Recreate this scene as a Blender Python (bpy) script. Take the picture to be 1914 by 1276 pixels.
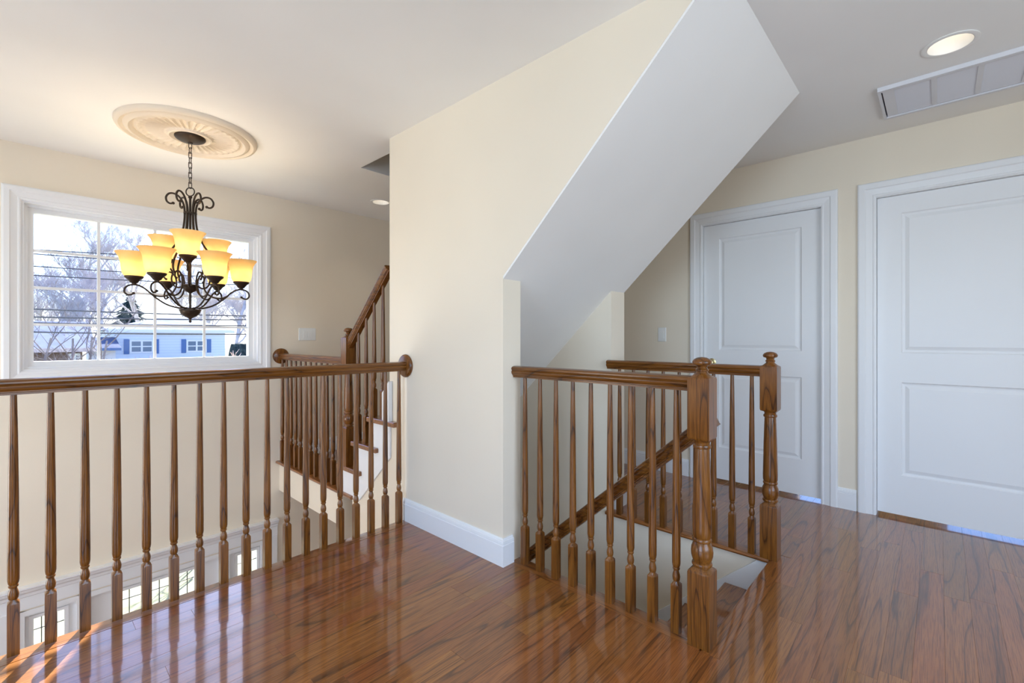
import bpy, math, random
from math import sin, cos, pi, radians, sqrt
from mathutils import Vector

for o in list(bpy.data.objects): bpy.data.objects.remove(o)
SC = bpy.context.scene
COL = SC.collection

# ------------------------------------------------------------------ camera
CAM_F, CAM_CX, CAM_HY, CAM_H = 857.0, 957.0, 631.5, 1.14      # 1914 x 1276 frame
YAW = radians(43)
cam_d = bpy.data.cameras.new('camera')
cam_d.sensor_width = 36.0
cam_d.lens = CAM_F / 1914 * 36.0
cam_d.shift_y = -6.5 / 1914
cam_d.clip_start = 0.05
cam_d.clip_end = 400
cam = bpy.data.objects.new('camera', cam_d)
cam.location = (0, 0, CAM_H)
cam.rotation_euler = (pi / 2, 0, YAW - pi / 2)
COL.objects.link(cam)
SC.camera = cam

# ------------------------------------------------------------------ world, sun, daylight, exposure
SUN_DIR = Vector((-0.545, -1.0, -0.77)).normalized()             # direction the light travels
w = bpy.data.worlds.new('sky'); SC.world = w; w.use_nodes = True
nt = w.node_tree; nt.nodes.clear()
sky = nt.nodes.new('ShaderNodeTexSky'); sky.sky_type = 'NISHITA'
sky.sun_disc = False
sky.sun_elevation = math.asin(-SUN_DIR.z)
sky.sun_rotation = math.atan2(-SUN_DIR.x, -SUN_DIR.y)
sky.air_density = 1.0; sky.dust_density = 1.0; sky.ozone_density = 2.0
bg = nt.nodes.new('ShaderNodeBackground'); bg.inputs['Strength'].default_value = 0.32
out = nt.nodes.new('ShaderNodeOutputWorld')
wb = nt.nodes.new('ShaderNodeMix'); wb.data_type = 'RGBA'; wb.blend_type = 'MULTIPLY'; wb.inputs[0].default_value = 1.0
wb.inputs[7].default_value = (0.78, 0.90, 1.22, 1.0)           # camera white balance is set for the warm lamps
nt.links.new(sky.outputs[0], wb.inputs[6]); nt.links.new(wb.outputs[2], bg.inputs['Color']); nt.links.new(bg.outputs[0], out.inputs['Surface'])

sun_d = bpy.data.lights.new('sun', 'SUN'); sun_d.energy = 17.0; sun_d.angle = radians(0.5)
sun_d.color = (1.0, 0.93, 0.82)
sun = bpy.data.objects.new('sun', sun_d); COL.objects.link(sun)
sun.rotation_euler = SUN_DIR.to_track_quat('-Z', 'Y').to_euler()
sun.location = (10, 20, 15)

def area(name, loc, direction, sx, sy, watts, color):
    d = bpy.data.lights.new(name, 'AREA'); d.shape = 'RECTANGLE'; d.size = sx; d.size_y = sy
    d.energy = watts; d.color = color
    o = bpy.data.objects.new(name, d); COL.objects.link(o); o.location = loc
    o.rotation_euler = Vector(direction).to_track_quat('-Z', 'Z').to_euler()
    return o
# daylight entering by the hall windows behind the camera (window_2, window_3), plus a fill light added to brighten the foyer (window_added_foyer)
area('daylight_left', (-2.48, 0.3, 1.25), (1, 0, 0.05), 2.8, 1.9, 84, (0.59, 0.78, 1.0))
area('daylight_back', (0.7, -1.98, 1.25), (0, 1, 0.05), 2.2, 1.5, 43, (0.72, 0.855, 1.0))
area('foyer_fill', (-2.48, 3.5, 0.2), (1, 0, 0.10), 1.3, 2.6, 80, (0.95, 0.97, 1.0))

SC.view_settings.view_transform = 'Standard'
SC.view_settings.look = 'None'
SC.view_settings.exposure = 0.36
SC.view_settings.gamma = 1.0
SC.view_settings.use_curve_mapping = False

# ------------------------------------------------------------------ materials
def srgb(r, g, b):
    def c(v):
        v /= 255.0
        return v / 12.92 if v <= 0.04045 else ((v + 0.055) / 1.055) ** 2.4
    return (c(r), c(g), c(b), 1.0)

class NT:
    def __init__(self, name):
        self.m = bpy.data.materials.new(name); self.m.use_nodes = True
        self.t = self.m.node_tree; self.t.nodes.clear()
    def n(self, typ, **kw):
        x = self.t.nodes.new(typ)
        for k, v in kw.items(): setattr(x, k, v)
        return x
    def l(self, a, b): self.t.links.new(a, b)
    def val(self, node, **kw):
        for k, v in kw.items(): node.inputs[k.replace('_', ' ')].default_value = v
        return node
    def bsdf(self, color, rough=0.5, metal=0.0, spec=0.5, coat=0.0, coat_rough=0.1):
        p = self.n('ShaderNodeBsdfPrincipled')
        if color is not None: p.inputs['Base Color'].default_value = color
        p.inputs['Roughness'].default_value = rough
        p.inputs['Metallic'].default_value = metal
        p.inputs['Specular IOR Level'].default_value = spec
        p.inputs['Coat Weight'].default_value = coat
        p.inputs['Coat Roughness'].default_value = coat_rough
        return p
    def out(self, sh):
        o = self.n('ShaderNodeOutputMaterial'); self.l(sh, o.inputs['Surface']); return self.m
    def math(self, op, a, b=None):
        x = self.n('ShaderNodeMath', operation=op)
        for i, v in enumerate((a, b)):
            if v is None: continue
            if isinstance(v, (int, float)): x.inputs[i].default_value = v
            else: self.l(v, x.inputs[i])
        return x.outputs[0]
    def ramp(self, fac, stops):
        r = self.n('ShaderNodeValToRGB'); e = r.color_ramp.elements
        while len(e) < len(stops): e.new(0.5)
        for i, (p, c) in enumerate(stops): e[i].position = p; e[i].color = c
        self.l(fac, r.inputs[0]); return r.outputs[0]
    def mix(self, fac, a, b, blend='MIX'):
        x = self.n('ShaderNodeMix', data_type='RGBA', blend_type=blend)
        for i, v in ((0, fac), (6, a), (7, b)):
            if isinstance(v, (int, float)): x.inputs[i].default_value = v
            elif isinstance(v, tuple): x.inputs[i].default_value = v
            else: self.l(v, x.inputs[i])
        return x.outputs[2]

def m_plain(name, color, rough=0.5, metal=0.0, spec=0.5, coat=0.0):
    t = NT(name); return t.out(t.bsdf(color, rough, metal, spec, coat).outputs[0])

def m_paint(name, color, rough=0.6, bump=0.03, vary=0.03):
    t = NT(name); tc = t.n('ShaderNodeTexCoord')
    nz = t.n('ShaderNodeTexNoise'); t.val(nz, Scale=1.3, Detail=2.0); t.l(tc.outputs['Object'], nz.inputs['Vector'])
    nf = t.n('ShaderNodeTexNoise'); t.val(nf, Scale=160.0, Detail=2.0); t.l(tc.outputs['Object'], nf.inputs['Vector'])
    lo = tuple(c * (1 - vary) for c in color[:3]) + (1,); hi = tuple(min(1, c * (1 + vary)) for c in color[:3]) + (1,)
    col = t.ramp(nz.outputs['Fac'], [(0.3, lo), (0.7, hi)])
    b = t.bsdf(None, rough, spec=0.3); t.l(col, b.inputs['Base Color'])
    bp = t.n('ShaderNodeBump'); t.val(bp, Strength=bump, Distance=0.002); t.l(nf.outputs['Fac'], bp.inputs['Height'])
    t.l(bp.outputs[0], b.inputs['Normal'])
    return t.out(b.outputs[0])

def m_wood(name, axis, dark, mid, light, rough=0.28, coat=0.25, coat_rough=0.08, rings=9.0, across=14.0, along=1.1, plank=False):
    t = NT(name); tc = t.n('ShaderNodeTexCoord'); oi = t.n('ShaderNodeObjectInfo')
    off = t.n('ShaderNodeCombineXYZ')
    t.l(t.math('MULTIPLY', oi.outputs['Random'], 37.0), off.inputs[0])
    t.l(t.math('MULTIPLY', oi.outputs['Random'], 91.0), off.inputs[1])
    t.l(t.math('MULTIPLY', oi.outputs['Random'], 53.0), off.inputs[2])
    add = t.n('ShaderNodeVectorMath', operation='ADD'); t.l(tc.outputs['Object'], add.inputs[0]); t.l(off.outputs[0], add.inputs[1])
    s1 = [across] * 3; s1[axis] = along
    s2 = [330.0] * 3; s2[axis] = 9.0
    def mp(s):
        m = t.n('ShaderNodeVectorMath', operation='MULTIPLY'); m.inputs[1].default_value = s; t.l(add.outputs[0], m.inputs[0]); return m.outputs[0]
    n1 = t.n('ShaderNodeTexNoise'); t.val(n1, Scale=1.0, Detail=1.5, Roughness=0.45, Distortion=0.25); t.l(mp(s1), n1.inputs['Vector'])
    n2 = t.n('ShaderNodeTexNoise'); t.val(n2, Scale=1.0, Detail=2.0, Roughness=0.6); t.l(mp(s2), n2.inputs['Vector'])
    fr = t.math('FRACT', t.math('MULTIPLY', n1.outputs['Fac'], rings))
    g1 = t.ramp(fr, [(0.0, mid), (0.5, light), (0.84, mid), (0.95, dark), (1.0, mid)])
    pores = t.ramp(n2.outputs['Fac'], [(0.38, (0.45, 0.40, 0.36, 1)), (0.55, (1, 1, 1, 1))])
    col = t.mix(0.75, g1, pores, 'MULTIPLY')
    hv = t.n('ShaderNodeHueSaturation'); t.l(col, hv.inputs['Color'])
    rng = 0.30 if plank else 0.2
    t.l(t.math('ADD', t.math('MULTIPLY', oi.outputs['Random'], rng), 1.0 - rng / 2), hv.inputs['Value'])
    if plank:
        r2 = t.math('FRACT', t.math('MULTIPLY', oi.outputs['Random'], 17.3))
        t.l(t.math('ADD', t.math('MULTIPLY', r2, 0.016), 0.492), hv.inputs['Hue'])
    b = t.bsdf(None, rough, spec=0.38, coat=coat, coat_rough=coat_rough); t.l(hv.outputs[0], b.inputs['Base Color'])
    bp = t.n('ShaderNodeBump'); t.val(bp, Strength=0.08, Distance=0.001); t.l(n2.outputs['Fac'], bp.inputs['Height'])
    t.l(bp.outputs[0], b.inputs['Normal'])
    return t.out(b.outputs[0])

W_D, W_M, W_L = srgb(66, 36, 10), srgb(114, 67, 21), srgb(130, 80, 28)
F_D, F_M, F_L = srgb(96, 54, 20), srgb(146, 88, 38), srgb(156, 97, 45)
M = {}
M['wood_x'] = m_wood('stained_oak_along_x', 0, W_D, W_M, W_L)
M['wood_y'] = m_wood('stained_oak_along_y', 1, W_D, W_M, W_L)
M['wood_z'] = m_wood('stained_oak_upright', 2, W_D, W_M, W_L)
M['plank'] = m_wood('oak_floor_plank', 0, F_D, F_M, F_L, rough=0.3, coat=1.0, coat_rough=0.07, rings=8.0, across=9.0, along=0.55, plank=True)
M['plank_y'] = m_wood('oak_nosing_along_y', 1, F_D, F_M, F_L, rough=0.3, coat=1.0, coat_rough=0.07)
M['plank_x'] = m_wood('oak_nosing_along_x', 0, F_D, F_M, F_L, rough=0.3, coat=1.0, coat_rough=0.07)
M['cream'] = m_paint('cream_wall_paint', srgb(236, 224, 204))
M['ceil'] = m_paint('ceiling_paint', srgb(244, 242, 238), 0.7)
M['white'] = m_paint('white_trim_paint', srgb(238, 238, 238), 0.35, 0.01, 0.01)
M['plaster'] = m_paint('medallion_plaster', srgb(224, 211, 192), 0.6, 0.02)
M['bronze'] = m_plain('oiled_bronze', srgb(62, 50, 40), 0.42, 0.7)
M['brass'] = m_plain('brushed_brass', srgb(196, 178, 130), 0.25, 1.0)
M['switch'] = m_plain('switch_plastic', srgb(238, 238, 234), 0.3)
M['grille'] = m_plain('grille_enamel', srgb(222, 222, 226), 0.4)
M['gap_shadow'] = m_plain('painted_gap_shadow', srgb(60, 60, 66), 0.8)
M['lead'] = m_plain('lead_came', srgb(92, 94, 96), 0.5, 0.3)

def m_emit(name, color, strength):
    t = NT(name); e = t.n('ShaderNodeEmission'); e.inputs[0].default_value = color; e.inputs[1].default_value = strength
    return t.out(e.outputs[0])
M['bulb'] = m_emit('lit_bulb', (1.0, 0.86, 0.66, 1), 9.0)
M['lamp_disc'] = m_emit('lit_downlight_lamp', (1.0, 0.90, 0.74, 1), 2.4)

def m_glass(name, tint=(1, 1, 1, 1)):
    t = NT(name); tr = t.n('ShaderNodeBsdfTransparent'); tr.inputs[0].default_value = tint
    g = t.n('ShaderNodeBsdfGlossy'); g.inputs['Roughness'].default_value = 0.02
    fr = t.n('ShaderNodeFresnel'); fr.inputs[0].default_value = 1.25
    mx = t.n('ShaderNodeMixShader'); t.l(fr.outputs[0], mx.inputs[0]); t.l(tr.outputs[0], mx.inputs[1]); t.l(g.outputs[0], mx.inputs[2])
    return t.out(mx.outputs[0])
M['glass'] = m_glass('window_glass', (0.93, 0.96, 1.0, 1))

def m_shade():
    t = NT('amber_alabaster_glass'); tc = t.n('ShaderNodeTexCoord')
    nz = t.n('ShaderNodeTexNoise'); t.val(nz, Scale=14.0, Detail=3.0); t.l(tc.outputs['Object'], nz.inputs['Vector'])
    col = t.ramp(nz.outputs['Fac'], [(0.3, (1.0, 0.78, 0.44, 1)), (0.7, (1.0, 0.86, 0.55, 1))])
    tl = t.n('ShaderNodeBsdfTranslucent'); t.l(col, tl.inputs[0])
    df = t.n('ShaderNodeBsdfPrincipled'); t.l(col, df.inputs['Base Color']); df.inputs['Roughness'].default_value = 0.3
    mx = t.n('ShaderNodeMixShader'); mx.inputs[0].default_value = 0.2
    t.l(tl.outputs[0], mx.inputs[1]); t.l(df.outputs[0], mx.inputs[2])
    return t.out(mx.outputs[0])
M['shade'] = m_shade()

# ------------------------------------------------------------------ mesh helpers
OFF = {}                                                        # parent name -> world offset of its origin

class MB:
    def __init__(self): self.v = []; self.f = []
    def add(self, vs, fs):
        b = len(self.v); self.v += [tuple(p) for p in vs]; self.f += [tuple(b + i for i in q) for q in fs]; return self
    def box(self, x0, x1, y0, y1, z0, z1):
        vs = [(x, y, z) for z in (z0, z1) for (x, y) in ((x0, y0), (x1, y0), (x1, y1), (x0, y1))]
        return self.add(vs, [(3, 2, 1, 0), (4, 5, 6, 7), (0, 1, 5, 4), (1, 2, 6, 5), (2, 3, 7, 6), (3, 0, 4, 7)])
    def cbox(self, x0, x1, y0, y1, z0, z1, c=0.003):
        """box whose upright and top edges are chamfered"""
        def oct_(d, z): return [(x0 + d, y0, z), (x1 - d, y0, z), (x1, y0 + d, z), (x1, y1 - d, z), (x1 - d, y1, z), (x0 + d, y1, z), (x0, y1 - d, z), (x0, y0 + d, z)]
        top = [(min(max(x, x0 + c), x1 - c), min(max(y, y0 + c), y1 - c), z1) for (x, y, _) in oct_(c, 0)]
        top = [(x0 + c, y0 + c, z1), (x1 - c, y0 + c, z1), (x1 - c, y1 - c, z1), (x0 + c, y1 - c, z1)]
        b = oct_(c, z0) + oct_(c, z1 - c) + top
        fs = [tuple(range(7, -1, -1))] + [(i, (i + 1) % 8, 8 + (i + 1) % 8, 8 + i) for i in range(8)]
        fs += [(16, 17, 18, 19), (8, 9, 17, 16), (9, 10, 17), (10, 11, 18, 17), (11, 12, 18), (12, 13, 19, 18), (13, 14, 19), (14, 15, 16, 19), (15, 8, 16)]
        return self.add(b, fs)
    def plank(self, x0, x1, y0, y1, z0, z1, c=0.0005):
        vs = [(x0, y0, z0), (x1, y0, z0), (x1, y1, z0), (x0, y1, z0), (x0, y0, z1 - c), (x1, y0, z1 - c), (x1, y1, z1 - c), (x0, y1, z1 - c),
              (x0 + c, y0 + c, z1), (x1 - c, y0 + c, z1), (x1 - c, y1 - c, z1), (x0 + c, y1 - c, z1)]
        fs = [(3, 2, 1, 0), (8, 9, 10, 11)]
        for a in (0, 4): fs += [(a + i, a + (i + 1) % 4, a + 4 + (i + 1) % 4, a + 4 + i) for i in range(4)]
        return self.add(vs, fs)
    def prism(self, poly, axis, a, b):
        """poly of 2D points extruded along axis from a to b (poly coords are the two other axes in order)"""
        def pt(p, t):
            q = list(p); q.insert(axis, t); return tuple(q)
        n = len(poly)
        vs = [pt(p, a) for p in poly] + [pt(p, b) for p in poly]
        return self.add(vs, [tuple(range(n - 1, -1, -1)), tuple(range(n, 2 * n))] + [(i, (i + 1) % n, n + (i + 1) % n, n + i) for i in range(n)])
    def rings(self, rs, cap=True):
        """rs: list of equal-length closed rings of points"""
        n = len(rs[0]); vs = [p for r in rs for p in r]; fs = []
        for k in range(len(rs) - 1):
            for i in range(n):
                fs.append((k * n + i, k * n + (i + 1) % n, (k + 1) * n + (i + 1) % n, (k + 1) * n + i))
        if cap: fs += [tuple(range(n - 1, -1, -1)), tuple(range((len(rs) - 1) * n, len(rs) * n))]
        return self.add(vs, fs)
    def turned(self, x, y, prof, n=16):
        """prof: (z, half-width, square?) going up"""
        rs = []
        for z, r, sq in prof:
            ring = []
            for i in range(n):
                a = 2 * pi * i / n; c, s = cos(a), sin(a)
                k = r / max(abs(c), abs(s)) if sq else r
                ring.append((x + k * c, y + k * s, z))
            rs.append(ring)
        return self.rings(rs)
    def lathe(self, c, prof, n=24, axis=2, cap=True):
        rs = []
        for r, h in prof:
            ring = []
            for i in range(n):
                a = 2 * pi * i / n; u, v = r * cos(a), r * sin(a)
                p = [u, v]; p.insert(axis, h); ring.append((c[0] + p[0], c[1] + p[1], c[2] + p[2]))
            rs.append(ring)
        return self.rings(rs, cap)
    def tube(self, pts, rad, n=8, closed=False):
        pts = [Vector(p) for p in pts]; m = len(pts)
        if not isinstance(rad, (list, tuple)): rad = [rad] * m
        rs = []; ref = None
        for i, p in enumerate(pts):
            if closed: t = pts[(i + 1) % m] - pts[i - 1]
            else: t = pts[min(i + 1, m - 1)] - pts[max(i - 1, 0)]
            t.normalize()
            if ref is None:
                ref = Vector((0, 0, 1)) if abs(t.z) < 0.9 else Vector((1, 0, 0))
            u = ref - t * ref.dot(t)
            if u.length < 1e-6: u = t.orthogonal()
            u.normalize(); ref = u; v = t.cross(u)
            rs.append([tuple(p + (u * cos(2 * pi * k / n) + v * sin(2 * pi * k / n)) * rad[i]) for k in range(n)])
        if closed: rs.append(rs[0]); return self.rings(rs, False)
        return self.rings(rs)
    def sweep(self, path, prof, normal, closed=False):
        """mitred sweep of a closed profile (d = offset to the right of travel seen against normal, h = along normal)"""
        nrm = Vector(normal); P = [Vector(p) for p in path]; m = len(P); rs = []
        def side(a, b):
            t = (b - a).normalized(); return t.cross(nrm)
        for i in range(m):
            if closed: s0, s1 = side(P[i - 1], P[i]), side(P[i], P[(i + 1) % m])
            else:
                s0 = side(P[i - 1], P[i]) if i else side(P[0], P[1])
                s1 = side(P[i], P[i + 1]) if i < m - 1 else s0
            b = (s0 + s1); b = b / max(1e-6, b.dot(s0))
            rs.append([tuple(P[i] + b * d + nrm * h) for d, h in prof])
        if closed: rs.append(rs[0]); return self.rings(rs, False)
        return self.rings(rs)
    def build(self, name, mat, parent=None, smooth=None):
        me = bpy.data.meshes.new(name)
        o3 = OFF.get(parent.name, (0, 0, 0)) if parent else (0, 0, 0)
        me.from_pydata([(p[0] - o3[0], p[1] - o3[1], p[2] - o3[2]) for p in self.v], [], self.f); me.update()
        if smooth:
            me.shade_smooth(); me.set_sharp_from_angle(angle=radians(smooth))
        me.materials.append(M[mat] if isinstance(mat, str) else mat)
        o = bpy.data.objects.new(name, me); COL.objects.link(o)
        if parent: o.parent = parent; OFF[o.name] = o3
        return o

def fix_normals(o):
    import bmesh
    bm = bmesh.new(); bm.from_mesh(o.data); bmesh.ops.recalc_face_normals(bm, faces=bm.faces); bm.to_mesh(o.data); bm.free(); return o

def thing(name, label, cat, loc=(0, 0, 0), group=None):
    o = bpy.data.objects.new(name, None); COL.objects.link(o); o.location = loc; o.empty_display_size = 0.1
    o['label'] = label; o['category'] = cat
    if group: o['group'] = group
    OFF[o.name] = tuple(loc); return o
def tag(o, label, cat, group=None):
    o['label'] = label; o['category'] = cat
    if group: o['group'] = group
    return o
def struct(o, label=None):
    o['kind'] = 'structure'
    if label: o['label'] = label
    return o
def inst(src, parent, loc):
    """another instance of a part, sharing its mesh; loc in world space"""
    c = bpy.data.objects.new(src.name.split('.')[0], src.data); COL.objects.link(c)
    o3 = OFF.get(parent.name, (0, 0, 0)); c.parent = parent
    c.location = (loc[0] - o3[0], loc[1] - o3[1], loc[2] - o3[2]); return c

def at(px, py, Y):
    """the point on the plane y = Y seen at a pixel of the photograph"""
    u = (px - CAM_CX) / CAM_F; v = (CAM_HY - py) / CAM_F
    dx = cos(YAW) + u * sin(YAW); dy = sin(YAW) - u * cos(YAW); t = Y / dy
    return Vector((dx * t, Y, CAM_H + v * t))

# ------------------------------------------------------------------ dimensions (metres)
CZ = 2.445                      # ceiling
LZ = -2.74                      # entrance floor
XR = 3.765                      # wall with the two doors
YF = 4.51                       # window wall
XL, YB = -2.4, -1.9             # hall walls behind the camera
X1A, X1B = 1.65, 1.78           # stair wall, near
X2A, X2B = 2.66, 2.83           # stair wall, far
YE1, YE2 = 1.60, 1.585          # their free ends
Y1L = 2.635                     # where the near stair wall stops and the open stair begins
YS = 0.644                      # head of the descending stair
YN = 2.475                      # edge of the floor over the entrance hall
SOF = 0.956                     # soffit slope
def sof(y): return CZ - (y - 0.545) * SOF

# ------------------------------------------------------------------ room shell
def wall_boxes(mb, u0, u1, z0, z1, holes, put):
    us = sorted({u0, u1, *[h[0] for h in holes], *[h[1] for h in holes]}); zs = sorted({z0, z1, *[h[2] for h in holes], *[h[3] for h in holes]})
    for a, b in zip(us, us[1:]):
        for c, d in zip(zs, zs[1:]):
            if any(h[0] <= (a + b) / 2 <= h[1] and h[2] <= (c + d) / 2 <= h[3] for h in holes): continue
            put(mb, a, b, c, d)

WIN = (0.005, 1.479, 0.915, 2.066)               # window opening x0,x1,z0,z1
DOOR = (-0.02, 1.53, LZ, -0.70)                  # entrance opening
mb = MB(); wall_boxes(mb, XL - 0.15, XR + 0.12, LZ - 0.3, CZ, [WIN, DOOR], lambda m, a, b, c, d: m.box(a, b, YF, YF + 0.17, c, d))
struct(mb.build('wall_front', 'cream'), 'cream wall holding the large grid window above the entrance door')

D1 = (0.600, 1.402); D2 = (-0.508, 0.296); DH = 2.052     # doors: y ranges, height
mb = MB(); wall_boxes(mb, YB - 0.15, YF, -0.3, CZ, [(D1[0] - .012, D1[1] + .012, -0.02, DH), (D2[0] - .012, D2[1] + .012, -0.02, DH)], lambda m, a, b, c, d: m.box(XR, XR + 0.12, a, b, c, d))
struct(mb.build('wall_right', 'cream'), 'cream hallway wall holding two white panel doors')

WL = (-1.1, 1.7, 0.30, 2.20); WB = (-0.4, 1.8, 0.50, 2.00); WF = (2.85, 4.15, -1.1, 1.5)
mb = MB(); wall_boxes(mb, YB - 0.15, YF, LZ - 0.3, CZ, [WL, WF], lambda m, a, b, c, d: m.box(XL - 0.15, XL, a, b, c, d))
struct(mb.build('wall_left', 'cream'), 'cream hallway wall with a window, facing the stair wall')
mb = MB(); wall_boxes(mb, XL, XR, -0.3, CZ, [WB], lambda m, a, b, c, d: m.box(a, b, YB - 0.15, YB, c, d))
struct(mb.build('wall_back', 'cream'), 'cream hallway wall with a window, facing the entrance window')
for nm, x0, x1, y0, y1, z0, z1, dx in (('window_2', XL - 0.1, XL - 0.06, WL[0], WL[1], WL[2], WL[3], 0), ('window_added_foyer', XL - 0.1, XL - 0.06, WF[0], WF[1], WF[2], WF[3], 0), ('window_3', WB[0], WB[1], YB - 0.1, YB - 0.06, WB[2], WB[3], 1)):  # the foyer opening is made up to carry the added fill light
    mb = MB(); t = 0.05
    if dx == 0:
        mb.box(x0, x1, y0, y1, z0, z0 + t); mb.box(x0, x1, y0, y1, z1 - t, z1); mb.box(x0, x1, y0, y0 + t, z0 + t, z1 - t); mb.box(x0, x1, y1 - t, y1, z0 + t, z1 - t)
    else:
        mb.box(x0, x1, y0, y1, z0, z0 + t); mb.box(x0, x1, y0, y1, z1 - t, z1); mb.box(x0, x0 + t, y0, y1, z0 + t, z1 - t); mb.box(x1 - t, x1, y0, y1, z0 + t, z1 - t)
    struct(mb.build(nm, 'white'), 'white frame of a plain unseen window')

# stair walls: near one carries the raking underside of the upper flight
G = 0.014
mb = MB()
mb.prism([(YE1, LZ), (YE1, sof(YE1) + G), (0.545 + G, CZ), (Y1L, CZ), (Y1L, LZ)], 0, X1A, X1B)
mb.prism([(Y1L, LZ), (Y1L, 0.566), (2.84, 0.566), (2.84, 0.366), (3.06, 0.366), (3.06, 0.166), (3.13, 0.166), (3.13, LZ)], 0, X1A, X1B)
mb.prism([(3.13, -0.018), (3.13, 0.166), (3.28, 0.166), (3.28, -0.018)], 0, X1A, X1B)
mb.box(X1A, 1.765, YS - 0.1, YE1, LZ, -0.28)
struct(fix_normals(mb.build('wall_stair_near', 'cream')), 'cream stair wall with a raking edge rising to the ceiling')
mb = MB()
mb.prism([(YE2, -0.018), (YE2, sof(YE2) + G), (0.545 + G, CZ), (3.2, CZ), (3.2, -0.018)], 0, X2A, X2B)
mb.box(X2A, X2B - 0.03, YS - 0.1, YF, LZ, -0.28)
mb.box(X2A, X2B, YE2, 3.2, -0.28, -0.018)
struct(fix_normals(mb.build('wall_stair_far', 'cream')), 'cream wall behind the stairwell, under the raking soffit')
mb = MB(); mb.box(X1A, X2B, YS - 0.2, YS - 0.1, LZ, -0.28)
struct(mb.build('wall_stair_head', 'cream'), 'cream wall below the head of the descending stair')
# raking soffit
mb = MB()
mb.prism([(YE1 + .002, sof(YE1 + .002)), (0.545, CZ - .0005), (0.545 + G, CZ - .0005), (YE1 + .002, sof(YE1 + .002) + G)], 0, X1A + .001, X2B - .001)
mb.prism([(3.2, sof(3.2)), (YE1 + .002, sof(YE1 + .002)), (YE1 + .002, sof(YE1 + .002) + G), (3.2, sof(3.2) + G)], 0, X1B, X2A)
struct(fix_normals(mb.build('ceiling_soffit', 'ceil')), 'smooth white raking soffit under the upper stair flight')

# ceiling with the opening for the upper flight, and the shaft over it
mb = MB(); HO = (X1B, X2A, 0.62, 3.246)
DL = [(2.815, -0.034), (2.36, 3.925)]                          # recessed downlights
def plate_with_holes(m, z0, z1):
    hs = [(HO[0], HO[1], HO[2], HO[3])] + [(x - .12, x + .12, y - .12, y + .12) for x, y in DL]
    wall_boxes(m, XL, XR, YB, YF, hs, lambda q, a, b, c, d: q.box(a, b, c, d, z0, z1))
    n = 40
    for x, y in DL:
        rs = []
        for k, (zz, sq) in enumerate(((z0, 1), (z0, 0), (z1, 0), (z1, 1))):
            ring = []
            for i in range(n):
                a = 2 * pi * (i + .5 if 0 else i) / n; c_, s_ = cos(a), sin(a)
                r_ = .12 / max(abs(c_), abs(s_)) if sq else .0775
                ring.append((x + r_ * c_, y + r_ * s_, zz))
            rs.append(ring)
        m.rings(rs, False)
plate_with_holes(mb, CZ, CZ + .25)
struct(mb.build('ceiling', 'ceil'), 'flat white ceiling with an opening over the upper stair')
mb = MB()
mb.box(HO[0] - .1, HO[0], HO[2] - .1, HO[3] + .1, CZ + .25, 4.9); mb.box(HO[1], HO[1] + .1, HO[2] - .1, HO[3] + .1, CZ + .25, 4.9)
mb.box(HO[0], HO[1], HO[3], HO[3] + .1, CZ + .25, 4.9); mb.box(HO[0], HO[1], HO[2] - .1, HO[2], CZ + .25, 4.9)
mb.box(HO[0] - .1, HO[1] + .1, HO[2] - .1, HO[3] + .1, 4.9, 5.0)
struct(mb.build('wall_stair_shaft', 'cream'), 'cream walls of the stair shaft above the ceiling opening')

# ------------------------------------------------------------------ floor: slab, planks, nosings
mb = MB()
FX = XR + 0.5
for a, b, c, d in ((XL, FX, YB, YS - 0.02), (XL, 1.765, YS - 0.02, YE1), (XL, X1A, YE1, YN - 0.03), (X2A, FX, YS - 0.02, YE2), (X2B, FX, YE2, YF), (X1A, X2B, 3.28, YF)):
    mb.box(a, b, c, d, -0.28, -0.018)
FLOOR = struct(mb.build('floor', 'cream'), 'glossy brown oak strip floor of the upper hall')
mb = MB(); mb.box(XL, XR, YB, YF, LZ - 0.1, LZ)
struct(mb.build('floor_entrance', M['plank']), 'brown floor of the entrance hall below')

PW = 0.0826
def row_spans(y0, y1):
    ym = (y0 + y1) / 2; out_ = []
    if ym < YS - 0.08: out_.append((XL, FX))
    elif ym < YE1:
        out_.append((XL, 1.69)); out_.append((2.725, XR + (0.4 if D1[0] < ym < D1[1] else 0)))
    elif ym < YN - 0.09:
        out_.append((XL, X1A)); out_.append((X2B, XR))
    else:
        out_.append((X2B, XR))
        if ym > 3.35: out_.insert(0, (1.70, X2B))
    return out_
rnd = random.Random(7)
rest = MB(); rows = []
y = YS - 0.08
ys = []
while y > YB: ys.append((y - PW, y)); y -= PW
y = YS - 0.08
top = []
while y < YF - 0.001: top.append((y, min(y + PW, YF))); y += PW
allrows = ys[::-1] + top
np_ = 0
for (y0, y1) in allrows:
    cuts = [YE1, YN - 0.09]
    for (xa, xb) in row_spans(y0, y1):
        x = xa; first = True
        while x < xb - 0.01:
            L = rnd.uniform(0.55, 1.55)
            if first: L *= rnd.uniform(0.3, 1.0); first = False
            x2 = x + L
            if xb - x2 < 0.25: x2 = xb
            g = 0.0001; yy1 = y1
            if y0 < YN - 0.09 < y1 and xb < 2: yy1 = YN - 0.09
            vis = x2 > -0.35 and -0.45 < y1 < 2.5 and x < XR
            if vis:
                o = MB().plank(x + g, x2 - g, y0 + g, yy1 - g, -0.018, 0.0 - rnd.uniform(0, 0.0002)).build('plank', 'plank', FLOOR); np_ += 1
            else: rest.plank(x + g, x2 - g, y0 + g, yy1 - g, -0.018, 0.0)
            x = x2
o = rest.build('plank_field', 'plank', FLOOR); o['kind'] = 'stuff'
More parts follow.
